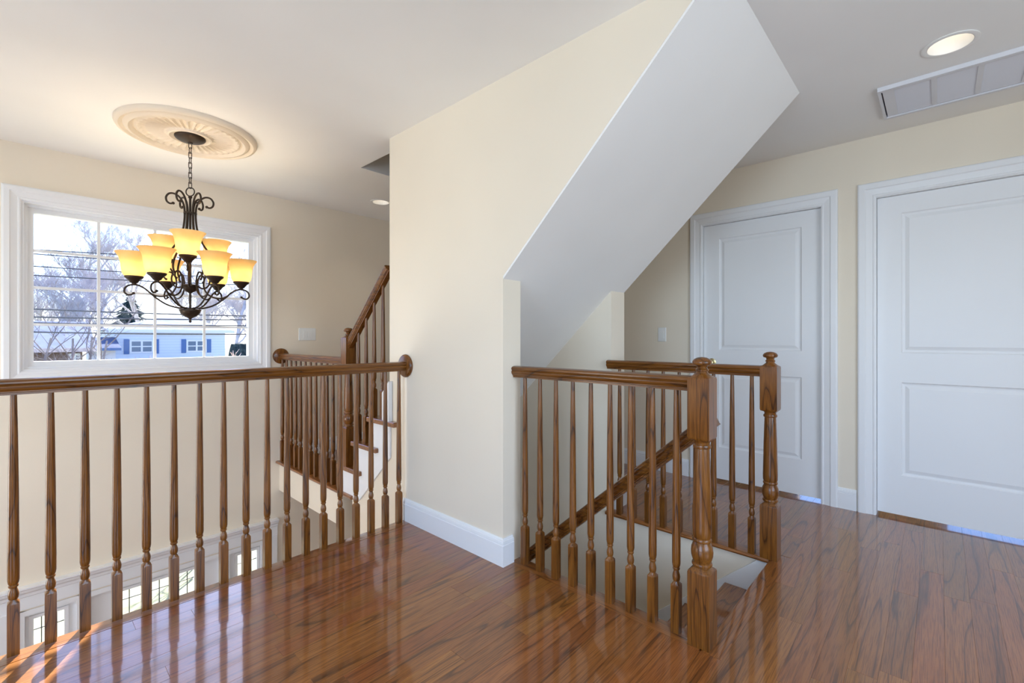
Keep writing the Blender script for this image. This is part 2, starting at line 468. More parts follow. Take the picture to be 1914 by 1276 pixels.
# last narrow row beside the gallery nosing is covered by the nosing board
def nosing_prof(wd, t=0.026, r=0.010):
    """section of a bullnosed board: d from 0 (back) to wd (front edge), top at 0"""
    p = [(0, -0.0176), (0, 0)]
    for k in range(5):
        a = pi / 2 - k * pi / 4
        p.append((wd - t / 2 + (t / 2) * cos(a), -t / 2 + (t / 2) * sin(a)))
    p.append((wd - 0.03, -t)); p.append((wd - 0.03, -0.0176))
    return p
def nosing(path, wd, mat): return fix_normals(MB().sweep(path, nosing_prof(wd), (0, 0, 1)).build('nosing', mat, FLOOR, 40))
nosing([(X1A, YN - 0.09, 0), (XL, YN - 0.09, 0)], 0.09, 'plank_x')                 # gallery edge
nosing([(1.69, YE1, 0), (1.69, YS - 0.0, 0)][::-1], 0.095, 'plank_y')               # near side of stairwell
nosing([(2.725, YS, 0), (2.725, YE2 + 0.03, 0)][::-1], 0.095, 'plank_y')            # far side
nosing([(2.72, YS - 0.08, 0), (1.69, YS - 0.08, 0)], 0.08, 'plank_x')             # head of stair
nosing([(1.70, 3.33, 0), (1.70, YF, 0)][::-1], 0.085, 'plank_y') if False else None
fix_normals(MB().sweep([(1.70, YF, 0), (1.70, 3.10, 0)], nosing_prof(0.085), (0, 0, 1)).build('nosing', 'plank_y', FLOOR, 40))

# unseen shell added behind the doors to block sun and pass sky light beneath
mb = MB(); mb.box(XR + .12, XR + 1.6, YB - .15, YB - .05, -.28, CZ); mb.box(XR + .12, XR + 1.6, 0.40, 0.50, -.28, CZ); mb.box(XR + .12, XR + 1.6, 2.2, 2.3, -.28, CZ)
mb.box(XR + .12, XR + 1.6, YB - .15, 2.3, CZ, CZ + .2); mb.box(FX, XR + 1.6, YB - .15, 2.3, -.28, -.018)
wall_boxes(mb, YB - .15, 2.3, -.018, CZ, [(-0.75, -0.05, .1, 2.1), (0.72, 1.05, .1, 2.1)], lambda q, a, b, c, d: q.box(XR + 1.6, XR + 1.7, a, b, c, d))
struct(mb.build('wall_light_shell', 'cream'), 'unseen cream shell added behind the panel doors to shape light under them')

# ------------------------------------------------------------------ baseboards and casings
BASE = [(0, 0), (0.016, 0), (0.016, 0.104), (0.013, 0.107), (0.013, 0.110), (0.016, 0.112), (0.014, 0.124), (0.010, 0.126), (0.010, 0.129), (0.006, 0.137), (0, 0.137)]
def base(name, path):
    o = fix_normals(MB().sweep(path, BASE, (0, 0, 1)).build(name, 'white')); struct(o, 'moulded white baseboard'); return o
base('baseboard_stair_near', [(X1A, YN - 0.005, 0), (X1A, YE1, 0), (1.715, YE1, 0)])
base('baseboard_stair_far', [(2.70, YE2, 0), (X2B, YE2, 0), (X2B, 3.2, 0)])
base('baseboard_right', [(XR, YF, 0), (XR, 1.512, 0)])
base('baseboard_right_middle', [(XR, 0.514, 0), (XR, 0.400, 0)])
base('baseboard_front', [(1.66, YF, 0), (XR - 0.016, YF, 0)][::1])
base('baseboard_left', [(XL, YB, 0), (XL, YN - 0.1, 0)])

CAS = [(0, 0), (0, 0.010), (0.006, 0.013), (0.012, 0.013), (0.016, 0.010), (0.050, 0.016), (0.056, 0.021), (0.085, 0.021), (0.092, 0.018), (0.095, 0.012), (0.095, 0)]
def casing_door(name, d):
    pts = [(XR, d[1] + .004, 0.0), (XR, d[1] + .004, DH - .004), (XR, d[0] - .004, DH - .004), (XR, d[0] - .004, 0.0)]
    o = fix_normals(MB().sweep(pts[::-1] if True else pts, CAS, (-1, 0, 0)).build(name, 'white')); return o

def side_check(o, axis, mid):
    return o
# door things
def make_door(name, d, label, knob_y):
    """white two-panel door in the wall x = XR"""
    y0, y1 = d; xf = XR + 0.028; z0, z1 = 0.022, DH - 0.010
    st = 0.118
    pz = [(z0 + 0.20 + 0.05, 0.86), (1.045, z1 - 0.112)]
    m = MB()
    m.box(xf, xf + 0.035, y0, y0 + st, z0, z1); m.box(xf, xf + 0.035, y1 - st, y1, z0, z1)
    zs = [z0, pz[0][0], pz[0][1], pz[1][0], pz[1][1], z1]
    for a, b in ((0, 1), (2, 3), (4, 5)): m.box(xf, xf + 0.035, y0 + st, y1 - st, zs[a], zs[b])
    root = struct(m.build(name, 'white'), label)
    for a, b in pz:
        p = MB(); ya, yb = y0 + st, y1 - st
        def rect(i, x): return [(x, ya + i, a + i), (x, yb - i, a + i), (x, yb - i, b - i), (x, ya + i, b - i)]
        p.rings([rect(0, xf + 0.03), rect(0, xf), rect(0.006, xf + 0.007), rect(0.014, xf + 0.009), rect(0.020, xf + 0.009), rect(0.040, xf + 0.002), rect(0.042, xf + 0.002)])
        fix_normals(p.build('panel', 'white', root))
    if knob_y is not None:
        k = MB(); k.lathe((xf, knob_y, 0.945), [(0.030, 0), (0.032, -0.006), (0.014, -0.010), (0.011, -0.030), (0.020, -0.038), (0.027, -0.050), (0.026, -0.060), (0.016, -0.067), (0.001, -0.068)], 20, 0)
        fix_normals(k.build('knob', 'brass', root, 40))
    return root
make_door('door_1', D1, 'white two-panel door with a brass knob, behind the stairwell newel', D1[1] - 0.065)
make_door('door_2', D2, 'white two-panel door under the long ceiling grille', D2[0] + 0.06)
for i, d in ((1, D1), (2, D2)):
    o = casing_door('trim_%d' % i, d); struct(o, 'stepped white casing around a panel door')
    j = MB(); a, b = d[0] - .012, d[1] + .012; e = 0.010
    j.box(XR - .002, XR + .12, a, a + e, 0, DH); j.box(XR - .002, XR + .12, b - e, b, 0, DH); j.box(XR - .002, XR + .12, a + e, b - e, DH - e + .002, DH)
    jb = j.build('jamb', 'white', o)

# ------------------------------------------------------------------ entrance window
wroot = MB()
fy = YF + 0.075
x0, x1, z0, z1 = WIN
# jamb liner and sash frame
wroot.box(x0, x0 + .012, YF, YF + .17, z0, z1); wroot.box(x1 - .012, x1, YF, YF + .17, z0, z1); wroot.box(x0 + .012, x1 - .012, YF, YF + .17, z1 - .012, z1); wroot.box(x0 + .012, x1 - .012, YF, YF + .17, z0, z0 + .012)
g = (x0 + 0.058, x1 - 0.070, z0 + 0.062, z1 - 0.062)
def frame(mb_, o_, i_, ya, yb):
    mb_.box(o_[0], i_[0], ya, yb, o_[2], o_[3]); mb_.box(i_[1], o_[1], ya, yb, o_[2], o_[3]); mb_.box(i_[0], i_[1], ya, yb, o_[2], i_[2]); mb_.box(i_[0], i_[1], ya, yb, i_[3], o_[3])
frame(wroot, (x0 + .012, x1 - .012, z0 + .012, z1 - .012), (x0 + .03, x1 - .032, z0 + .03, z1 - .03), fy - .035, fy + .06)
frame(wroot, (x0 + .03, x1 - .032, z0 + .03, z1 - .03), g, fy - .012, fy + .05)
WROOT = struct(wroot.build('window_1', 'white'), 'large white picture window with a four by four grid')
nx = 4
for i in range(1, nx):
    xx = g[0] + (g[1] - g[0]) * i / nx
    MB().box(xx - .009, xx + .009, fy + .008, fy + .024, g[2], g[3]).build('muntin', 'white', WROOT)
for i in range(1, nx):
    zz = g[2] + (g[3] - g[2]) * i / nx
    MB().box(g[0], g[1], fy + .009, fy + .023, zz - .009, zz + .009).build('muntin', 'white', WROOT)
for i in range(nx):
    for j in range(nx):
        a = g[0] + (g[1] - g[0]) * i / nx; b = g[0] + (g[1] - g[0]) * (i + 1) / nx
        c = g[2] + (g[3] - g[2]) * j / nx; d = g[2] + (g[3] - g[2]) * (j + 1) / nx
        MB().add([(a, fy + .016, c), (b, fy + .016, c), (b, fy + .016, d), (a, fy + .016, d)], [(0, 1, 2, 3)]).build('pane', 'glass', WROOT)
WCAS = [(0, 0), (0, 0.012), (0.008, 0.016), (0.014, 0.016), (0.018, 0.012), (0.048, 0.020), (0.055, 0.026), (0.080, 0.026), (0.088, 0.022), (0.092, 0.014), (0.092, 0)]
pts = [(x0, YF, z0), (x0, YF, z1), (x1, YF, z1), (x1, YF, z0)]
o = fix_normals(MB().sweep(pts, [(-d, h) for d, h in WCAS], (0, -1, 0), True).build('trim_3', 'white')); struct(o, 'broad stepped white casing around the picture window')

# ------------------------------------------------------------------ entrance door with sidelights, below the gallery
er = MB()
X0, X1 = DOOR[0], DOOR[1]; EH = DOOR[3]
posts = [(X0, X0 + .04), (0.275, 0.345), (1.165, 1.235), (X1 - .04, X1)]
for a, b in posts: er.box(a, b, YF - .01, YF + .13, LZ, EH)
er.box(X0, X1, YF - .009, YF + .129, EH - .035, EH)
ER = struct(er.build('door_3', 'white'), 'white entrance door with leaded sidelights under a moulded cornice')
def glazed(name, a, b, za, zb, gx, gz, y, parent, cols, rows_, gmat):
    m = MB(); frame(m, (a, b, za, zb), (gx[0], gx[1], gz[0], gz[1]), y, y + .042)
    o_ = m.build(name, 'white', parent)
    m = MB(); e = .022; frame(m, (gx[0] - e, gx[1] + e, gz[0] - e, gz[1] + e), (gx[0], gx[1], gz[0], gz[1]), y - .010, y + .001)
    m.build('glazing_bead', 'white', o_)
    MB().add([(gx[0], y + .02, gz[0]), (gx[1], y + .02, gz[0]), (gx[1], y + .02, gz[1]), (gx[0], y + .02, gz[1])], [(0, 1, 2, 3)]).build('pane', gmat, o_)
    m = MB()
    for xx in cols: m.box(xx - .0028, xx + .0028, y + .012, y + .018, gz[0], gz[1])
    for zz in rows_: m.box(gx[0], gx[1], y + .0125, y + .0175, zz - .0028, zz + .0028)
    m.build('lead_came', 'lead', o_)
gz = (LZ + 0.75, -0.775)
yd = YF + .02
glazed('sidelight', X0 + .04, 0.275, LZ, EH - .035, (0.062, 0.212), gz, yd, ER, (0.10, 0.175), (-0.86, -1.5), 'glass')
glazed('sidelight', 1.235, X1 - .04, LZ, EH - .035, (1.305, 1.462), gz, yd, ER, (1.345, 1.42), (-0.86, -1.5), 'glass')
glazed('door_leaf', 0.347, 1.163, LZ + .01, EH - .037, (0.525, 0.985), gz, yd, ER, (0.57, 0.66, 0.755, 0.85, 0.94), (-0.85, -1.5), 'glass')
CORN = [(0, 0), (0.0, 0.012), (0.085, 0.014), (0.090, 0.022), (0.110, 0.026), (0.125, 0.040), (0.142, 0.046), (0.150, 0.056), (0.160, 0.056), (0.160, 0)]
o = fix_normals(MB().sweep([(X0 - .10, YF, EH + .012), (X1 + .10, YF, EH + .012)], [(-d, h) for d, h in CORN], (0, -1, 0)).build('trim_4', 'white')); struct(o, 'moulded white cornice over the entrance door')
m = MB(); m.box(X0 - .095, X0, YF - .02, YF, LZ, EH + .012); m.box(X1, X1 + .095, YF - .02, YF, LZ, EH + .012)
struct(m.build('trim_5', 'white'), 'white side casings of the entrance door')

# ------------------------------------------------------------------ balusters, newels, rails
BAL = [(0, .016, 1), (.176, .016, 1), (.186, .0155, 1), (.196, .0105, 0), (.199, .0105, 0), (.201, .013, 0), (.205, .0135, 0), (.214, .0148, 0), (.224, .0135, 0), (.234, .0105, 0), (.240, .0098, 0),
       (.243, .013, 0), (.248, .0135, 0), (.251, .0115, 0), (.256, .0140, 0), (.268, .0158, 0), (.32, .0160, 0), (.60, .0138, 0), (.80, .0115, 0), (.95, .0092, 0)]
def baluster_mesh(top):
    m = MB(); pr = []
    for z, r, s in BAL:
        zz = z if z <= .32 else .32 + (z - .32) * (top - .32) / (.95 - .32)
        pr.append((zz, r, s))
    m.turned(0, 0, pr, 16); return m
NEW = [(0, .040, 1), (.268, .040, 1), (.276, .038, 1), (.288, .030, 0), (.291, .030, 0), (.293, .035, 0), (.298, .0365, 0), (.303, .035, 0), (.306, .031, 0), (.316, .0345, 0), (.330, .0385, 0), (.345, .0395, 0), (.360, .0375, 0), (.374, .032, 0), (.380, .029, 0),
       (.383, .033, 0), (.388, .0345, 0), (.393, .033, 0), (.396, .031, 0), (.404, .034, 0), (.43, .0345, 0), (.60, .0310, 0), (.722, .0270, 0), (.728, .0265, 0), (.730, .031, 0), (.736, .0325, 0), (.742, .031, 0), (.745, .0275, 0), (.752, .0275, 0), (.757, .031, 0), (.764, .0375, 1), (.772, .040, 1),
       (.985, .040, 1), (.993, .0385, 1), (1.003, .030, 0), (1.006, .027, 0)]
CAP = [(1.0055, .027, 0), (1.010, .0215, 0), (1.016, .0195, 0), (1.018, .023, 0), (1.022, .0235, 0), (1.025, .020, 0), (1.031, .018, 0), (1.037, .021, 0), (1.040, .031, 0), (1.046, .0345, 0), (1.053, .034, 0), (1.061, .028, 0), (1.067, .016, 0), (1.069, .003, 0)]
def newel(parent, x, y, z, stretch=0.0):
    def P(pr): return [(z + (q if q < 0.5 else q + stretch), r, s) for q, r, s in pr]
    n_ = MB().turned(x, y, P(NEW), 24).build('newel_post', 'wood_z', parent, 35)
    MB().turned(x, y, P(CAP), 24).build('newel_cap', 'wood_z', n_, 40)
    return n_
RAIL = [(-.018, 0), (.018, 0), (.018, .008), (.0225, .010), (.0225, .013), (.028, .019), (.030, .026), (.030, .031), (.0265, .034), (.0275, .037), (.0305, .041), (.0305, .047), (.025, .053), (.012, .057), (-.012, .057), (-.025, .053), (-.0305, .047), (-.0305, .041), (-.0275, .037), (-.0265, .034), (-.030, .031), (-.030, .026), (-.028, .019), (-.0225, .013), (-.0225, .010), (-.018, .008)]
def rail(parent, a, b, mat, name='handrail'):
    """straight rail; a, b are points of the middle of its underside"""
    a, b = Vector(a), Vector(b); t = (b - a).normalized(); s = t.cross(Vector((0, 0, 1))).normalized(); u = s.cross(t)
    rs = [[tuple(p + s * d + u * h) for d, h in RAIL] for p in (a, b)]
    return fix_normals(MB().rings(rs).build(name, mat, parent, 30))
RB, RT = 0.936, 0.993
def rosette(parent, c, axis, sgn):
    pr = [(.060, 0), (.070, 0), (.072, .004), (.072, .010), (.068, .016), (.060, .020), (.003, .021)]
    return fix_normals(MB().lathe(c, [(r, sgn * h) for r, h in pr], 32, axis).build('rosette', 'wood_z', parent, 40))

BM = None
def balusters(parent, pts, top, src=None):
    for (x, y, z) in pts:
        if src is None:
            src = baluster_mesh(top).build('baluster', 'wood_z', parent, 32)
            o3 = OFF[parent.name]; src.location = (x - o3[0], y - o3[1], z - o3[2])
            src.data.transform(__import__('mathutils').Matrix.Translation(Vector(o3)))
        else: inst(src, parent, (x, y, z))
    return src

# gallery balustrade over the entrance hall
YBAL = 2.445
A = thing('balustrade', 'long stained oak balustrade along the gallery edge, ending in a wall rosette', 'balustrade', (0.8, YBAL, 0))
rail(A, (XL, YBAL, RB), (X1A - 0.018, YBAL, RB), 'wood_x')
rosette(A, (X1A, YBAL, 0.966), 0, -1)
BSRC = balusters(A, [(-0.017 + 0.0949 * i, YBAL, 0) for i in range(-24, 18)], RB + .004)

# near side of the stairwell
B = thing('balustrade', 'short oak balustrade with newel between the stair wall and the stair head', 'balustrade', (1.74, 0.65, 0))
newel(B, 1.74, 0.65, 0)
rail(B, (1.74, YE1 - .001, RB + .004), (1.74, 0.69, RB + .004), 'wood_y')
balusters(B, [(1.74, 1.532 - .0979 * i, 0) for i in range(9)], RB + .006, BSRC)
# far side of the stairwell
Cb = thing('balustrade', 'short oak balustrade with newel on the far side of the stairwell, before the door', 'balustrade', (2.65, 0.64, 0))
newel(Cb, 2.665, 0.645, 0)
rail(Cb, (2.648, YE2 + .014, RB + .003), (2.655, 0.685, RB + .003), 'wood_y')
balusters(Cb, [(2.652, 1.518 - .0985 * i, 0) for i in range(9)], RB + .005, BSRC)

# sloping wall rail of the descending flight
Hr = thing('stair_handrail', 'sloping oak handrail of the descending stair, fixed beside the newel', 'handrail', (1.835, 0.62, 0.8))
def hz(y): return 0.842 - (y - 0.621) * 0.88
o = rail(Hr, (1.838, 0.622, hz(0.622) - 0.036), (1.838, 2.9, hz(2.9) - 0.036), 'wood_y', 'rail')
for yy in (0.668, 1.9, 2.7):
    xw = 1.78
    MB().tube([(xw, yy, hz(yy) - .075), (1.80, yy, hz(yy) - .08), (1.838, yy, hz(yy) - .062), (1.838, yy, hz(yy) - .03)], 0.006, 8).build('bracket', 'bronze', Hr, 50)

# upper flight balustrade: landing rail, newel, raking rail
D = thing('balustrade', 'oak balustrade of the upper stair with a newel and a raking handrail', 'balustrade', (1.66, 3.21, 0))
XB3 = 1.662
newel(D, XB3, 3.21, 0.2, -0.052)
rail(D, (XB3, YF - .018, RB + .004), (XB3, 3.25, RB + .004), 'wood_y')
rosette(D, (XB3, YF, 0.972), 1, -1)
balusters(D, [(XB3, 4.468 - .1012 * i, 0) for i in range(12)], RB + .006, BSRC)
def sz(y): return 1.055 + (3.18 - y) * 0.965            # underside of the raking rail
rail(D, (XB3, 3.17, sz(3.17)), (XB3, Y1L + .0005, sz(Y1L)), 'wood_y')
for (yy, zz) in ((3.062, .4), (2.955, .4), (2.848, .6), (2.735, .6)):
    m = baluster_mesh(sz(yy) + .01 - zz)
    for i, p in enumerate(m.v): m.v[i] = (p[0] + XB3, p[1] + yy, p[2] + zz)
    m.build('baluster', 'wood_z', D, 32)

# ------------------------------------------------------------------ staircases
S = thing('staircase', 'upper stair flight with dark oak treads, white risers and white stringer', 'staircase', (2.2, 3.3, 0))
F = lambda k: 3.53 - 0.22 * k
for k in range(1, 11):
    zt = 0.2 * k; xa = 1.652 if k < 4 else X1B + .002
    m = MB()
    yb = F(k) - 0.25
    if k == 3: yb = max(yb, Y1L + .002)
    m.plank(xa - (.037 if k < 4 else 0), X2A - .002, yb, F(k), zt - .03, zt, .004)
    if k < 4:
        m.plank(1.615, 1.6495, F(k) - 0.335, yb - .0005, zt - .03, zt, .004)
    m.build('tread', 'plank_x', S)
    MB().box(xa + .003, X2A - .002, F(k) - .045, F(k) - .03, zt - .2, zt - .0305).build('riser', 'white', S)
poly = [(3.28, -.03), (3.28, .168), (3.062, .168), (3.062, .368), (2.842, .368), (2.842, .568), (2.60, .568), (2.60, .40)]
poly = [(3.275, -.02), (3.275, .168), (3.062, .168), (3.062, .368), (2.842, .368), (2.842, .568), (2.615, .568), (2.615, .36), (3.0, .0), (3.03, -.02)]
fix_normals(MB().prism(poly, 0, 1.638, 1.6495).build('stringer', 'white', S))
# skirting of the flight on the wall side, showing above the fourth step
fix_normals(MB().prism([(2.68, .57), (2.68, .78), (2.60, .86), (2.60, .57)], 0, 1.60 + .02, 1.648).build('stringer_return', 'white', S))

T = thing('staircase', 'descending stair flight with dark oak treads between the two newels', 'staircase', (2.2, 0.65, -0.2))
N = lambda k: YS + 0.222 * k
for k in range(1, 11):
    zt = -0.2 * k
    MB().plank(1.79, X2A - .017, N(k) - .25, N(k), zt - .03, zt, .005).build('tread', 'plank_x', T)
for k in range(0, 10):
    MB().box(1.79, X2A - .017, N(k) - .045, N(k) - .029, -0.2 * k - .20, -0.2 * k - .0305).build('riser', 'white', T)
fix_normals(MB().prism([(YS + .005, -.03), (YS + .06, -.03), (N(10), -.2 * 10 + .045), (N(10), -2.3), (YS + .005, -.32)], 0, X2A - .015, X2A - .0005).build('skirt_board', 'white', T))

# ------------------------------------------------------------------ ceiling medallion and chandelier
CXc, CYc = 0.74, 3.5
def medallion():
    m = MB(); n = 144; rs = []
    prof = [(.375, 0, 0), (.375, .008, 0), (.368, .016, 0), (.352, .020, 0), (.340, .015, 0), (.332, .013, 0), (.322, .021, 0), (.306, .024, 0), (.294, .018, 0), (.286, .010, 0), (.278, .010, 0), (.270, .018, .5), (.258, .020, 1.0), (.246, .014, 1.0), (.225, .012, 2), (.195, .014, 2), (.165, .013, 2), (.140, .012, 2), (.122, .012, 0), (.118, .020, 0), (.108, .022, 0), (.100, .016, 0), (.05, .016, 0)]
    for r, h, k in prof:
        ring = []
        for i in range(n):
            a = 2 * pi * i / n
            h_ = h * 1.5; q = h_
            if k and k <= 1: q = h_ - .010 * k * (0.5 + 0.5 * cos(36 * a))
            if k == 2: q = h_ - .010 * (0.5 + 0.5 * cos(36 * a)) + .003 * cos(72 * a)
            ring.append((CXc + r * cos(a), CYc + r * sin(a), CZ - q))
        rs.append(ring)
    m.rings(rs); return fix_normals(m.build('ceiling_medallion', 'plaster', None, 50))
tag(medallion(), 'round plaster ceiling medallion with fluted leaf ring above the chandelier', 'medallion')

CH = thing('chandelier', 'bronze scroll chandelier with nine lit amber glass shades', 'chandelier', (CXc, CYc, 2.425))
def pol(r, ang, z): a = radians(ang); return (CXc + r * cos(a), CYc + r * sin(a), z)
def smooth_pts(p, n=6):
    """Catmull-Rom through (r,z) points"""
    q = [p[0]] + list(p) + [p[-1]]; out_ = []
    for i in range(1, len(q) - 2):
        p0, p1, p2, p3 = q[i - 1], q[i], q[i + 1], q[i + 2]
        for k in range(n):
            t = k / n
            out_.append(tuple(0.5 * ((2 * p1[j]) + (-p0[j] + p2[j]) * t + (2 * p0[j] - 5 * p1[j] + 4 * p2[j] - p3[j]) * t * t + (-p0[j] + 3 * p1[j] - 3 * p2[j] + p3[j]) * t ** 3) for j in range(2)))
    out_.append(tuple(p[-1])); return out_
fix_normals(MB().lathe((CXc, CYc, 0), [(.002, 2.380), (.012, 2.380), (.016, 2.386), (.060, 2.396), (.078, 2.406), (.084, 2.414), (.084, 2.421), (.070, 2.428)], 32).build('canopy', 'bronze', CH, 40))
zt_ = 2.385; nl = 9; zl = (2.385 - 2.098) / nl
for i in range(nl):
    zc = 2.385 - zl * (i + .5); hh = zl * .5 + .005; rr = .0095; ang = 20 + 90 * (i % 2)
    pts = []
    for k in range(14):
        a = 2 * pi * k / 14; u = rr * cos(a); v = hh * sin(a)
        if abs(sin(a)) < .9: u = math.copysign(rr * .95, u) if abs(u) > .2 * rr else u
        pts.append((CXc + u * cos(radians(ang)), CYc + u * sin(radians(ang)), zc + v))
    MB().tube(pts, .0024, 6, True).build('chain_link', 'bronze', CH, 60)
fwd_a = 43 - 90
MB().tube([(CXc + .027 * cos(a) * cos(radians(fwd_a)), CYc + .027 * cos(a) * sin(radians(fwd_a)), 2.073 + .027 * sin(a)) for a in [2 * pi * k / 24 for k in range(24)]], .0035, 8, True).build('hanging_ring', 'bronze', CH, 60)
fix_normals(MB().lathe((CXc, CYc, 0), [(.001, 1.237), (.006, 1.240), (.008, 1.248), (.005, 1.256), (.007, 1.262), (.014, 1.268), (.036, 1.280), (.052, 1.298), (.056, 1.312), (.060, 1.314), (.060, 1.320), (.050, 1.326), (.020, 1.332), (.007, 1.336),
      (.007, 1.425), (.012, 1.430), (.030, 1.440), (.042, 1.456), (.046, 1.468), (.049, 1.470), (.049, 1.476), (.040, 1.480), (.012, 1.484), (.007, 1.488), (.0065, 2.030), (.011, 2.034), (.011, 2.044), (.005, 2.048)], 28).build('stem', 'bronze', CH, 40))
MB().lathe((CXc, CYc, 0), [(.030, 1.932), (.036, 1.932), (.036, 1.940), (.030, 1.940)], 24).build('collar', 'bronze', CH, 40)
CURL = smooth_pts([(.088, 1.988), (.104, 1.984), (.120, 1.996), (.124, 2.022), (.108, 2.046), (.080, 2.048), (.052, 2.026), (.034, 1.985), (.029, 1.936), (.031, 1.88), (.040, 1.82), (.062, 1.755), (.100, 1.69), (.140, 1.625), (.152, 1.575), (.140, 1.535)])
ARM = smooth_pts([(.030, 1.330), (.070, 1.332), (.125, 1.352), (.180, 1.394), (.225, 1.440), (.262, 1.462), (.295, 1.462), (.320, 1.446), (.326, 1.420), (.312, 1.402), (.292, 1.404), (.282, 1.412)])
SCR = smooth_pts([(.205, 1.418), (.170, 1.400), (.130, 1.402), (.092, 1.425), (.072, 1.470), (.076, 1.522), (.100, 1.552), (.126, 1.548), (.136, 1.524), (.124, 1.508)])
UARM = smooth_pts([(.040, 1.474), (.075, 1.462), (.105, 1.478), (.118, 1.515), (.112, 1.555), (.128, 1.586), (.150, 1.594), (.172, 1.588), (.184, 1.568), (.172, 1.552)])
def blob(parent, p, r): fix_normals(MB().lathe(p, [(r * sin(t), -r * cos(t)) for t in [pi * k / 6 for k in range(1, 6)]], 10).build('scroll_tip', 'bronze', parent, 60))
LOW = [44 + 60 * k for k in range(6)]; UP = [254, 14, 134]
for an in LOW:
    o = MB().tube([pol(r, an, z) for r, z in CURL], .0058, 8).build('support_rod', 'bronze', CH, 60); blob(o, pol(.088, an, 1.988), .009)
    o = MB().tube([pol(r, an, z) for r, z in ARM], .0052, 8).build('arm', 'bronze', CH, 60); blob(o, pol(.282, an, 1.412), .008)
    o = MB().tube([pol(r, an, z) for r, z in SCR], .0050, 8).build('scroll', 'bronze', CH, 60); blob(o, pol(.124, an, 1.508), .0075)
for an in UP:
    o = MB().tube([pol(r, an, z) for r, z in UARM], .0052, 8).build('arm', 'bronze', CH, 60); blob(o, pol(.172, an, 1.552), .0075)
SH = [(.030, .002), (.044, .006), (.056, .020), (.062, .045), (.065, .075), (.068, .100), (.075, .122), (.086, .140), (.094, .150)]
SHI = [(r - .003, z + (.002 if i == 0 else 0)) for i, (r, z) in enumerate(SH)][::-1]
CUP = [(.004, -.046), (.010, -.044), (.012, -.036), (.020, -.032), (.024, -.024), (.034, -.012), (.044, -.004), (.047, .002), (.047, .007), (.040, .010), (.002, .010)]
for r, an, z in [(.280, a, 1.508) for a in LOW] + [(.155, a, 1.636) for a in UP]:
    c = pol(r, an, z)
    k = fix_normals(MB().lathe(c, CUP, 24).build('shade_holder', 'bronze', CH, 40))
    k2 = MB().lathe(c, SH + SHI, 32, 2, False); fix_normals(k2.build('glass_shade', 'shade', CH, 50))
    fix_normals(MB().lathe(c, [(.004, .010), (.010, .014), (.018, .036), (.024, .060), (.022, .076), (.012, .088), (.002, .091)], 16).build('bulb', 'bulb', CH, 60))
    ld = bpy.data.lights.new('chandelier_bulb', 'POINT'); ld.energy = 10.5; ld.color = (1.0, 0.80, 0.55); ld.shadow_soft_size = .026
    lo = bpy.data.objects.new('chandelier_bulb_light', ld); COL.objects.link(lo); lo.parent = CH
    lo.location = (c[0] - CXc, c[1] - CYc, c[2] + .062 - 2.425)

# ------------------------------------------------------------------ downlights, grille, switches
def downlight(x, y, label):
    R_ = thing('recessed_light', label, 'light', (x, y, CZ), 'recessed downlights')
    fix_normals(MB().lathe((x, y, 0), [(.076, CZ - .0005), (.096, CZ - .0005), (.097, CZ - .004), (.090, CZ - .006), (.078, CZ - .004), (.076, CZ - .0005)], 40, 2, False).build('trim_ring', 'ceil', R_, 50))
    # reflector cup is a lit well that stands just under the slab; the lamp face is set in it
    fix_normals(MB().lathe((x, y, 0), [(.0765, CZ - .004), (.070, CZ + .030), (.058, CZ + .095), (.002, CZ + .096)], 40, 2, False).build('reflector', 'ceil', R_, 60))
    fix_normals(MB().lathe((x, y, 0), [(.052, CZ + .095), (.052, CZ + .085), (.040, CZ + .076), (.001, CZ + .073)], 32, 2, False).build('lamp', 'lamp_disc', R_, 50))
    d = bpy.data.lights.new('downlight', 'SPOT'); d.energy = 6; d.color = (1.0, .88, .72); d.spot_size = radians(110); d.spot_blend = 1.0; d.shadow_soft_size = .04
    l_ = bpy.data.objects.new('downlight_spot', d); COL.objects.link(l_); l_.parent = R_; l_.location = (0, 0, -.012)
    return R_
downlight(*DL[0], 'lit recessed downlight beside the long ceiling grille')
downlight(*DL[1], 'lit recessed downlight over the stair landing')
V = thing('air_return_grille', 'long white louvred return air grille on the ceiling', 'vent', (3.265, 0.235, CZ))
vx0, vx1, vy1, vsec, vn = 3.055, 3.475, 0.238, 0.166, 8
vy0 = vy1 - .05 - vsec * vn - .03
m = MB(); b_ = .022
m.box(vx0, vx0 + b_, vy0, vy1, CZ - .022, CZ - .0005); m.box(vx1 - b_, vx1, vy0, vy1, CZ - .022, CZ - .0005)
m.box(vx0 + b_, vx1 - b_, vy1 - .012, vy1, CZ - .022, CZ - .0005); m.box(vx0 + b_, vx1 - b_, vy0, vy0 + .012, CZ - .022, CZ - .0005)
m.box(vx0 + b_, vx1 - b_, vy1 - .064, vy1 - .018, CZ - .016, CZ - .0005)
m.build('frame', 'grille', V)
MB().box(vx0 + b_, vx1 - b_, vy0 + .012, vy1 - .012, CZ - .0035, CZ - .0005).build('gap_shadow_sheet', 'gap_shadow', V)  # dark sheet paints in the shade behind the louvres
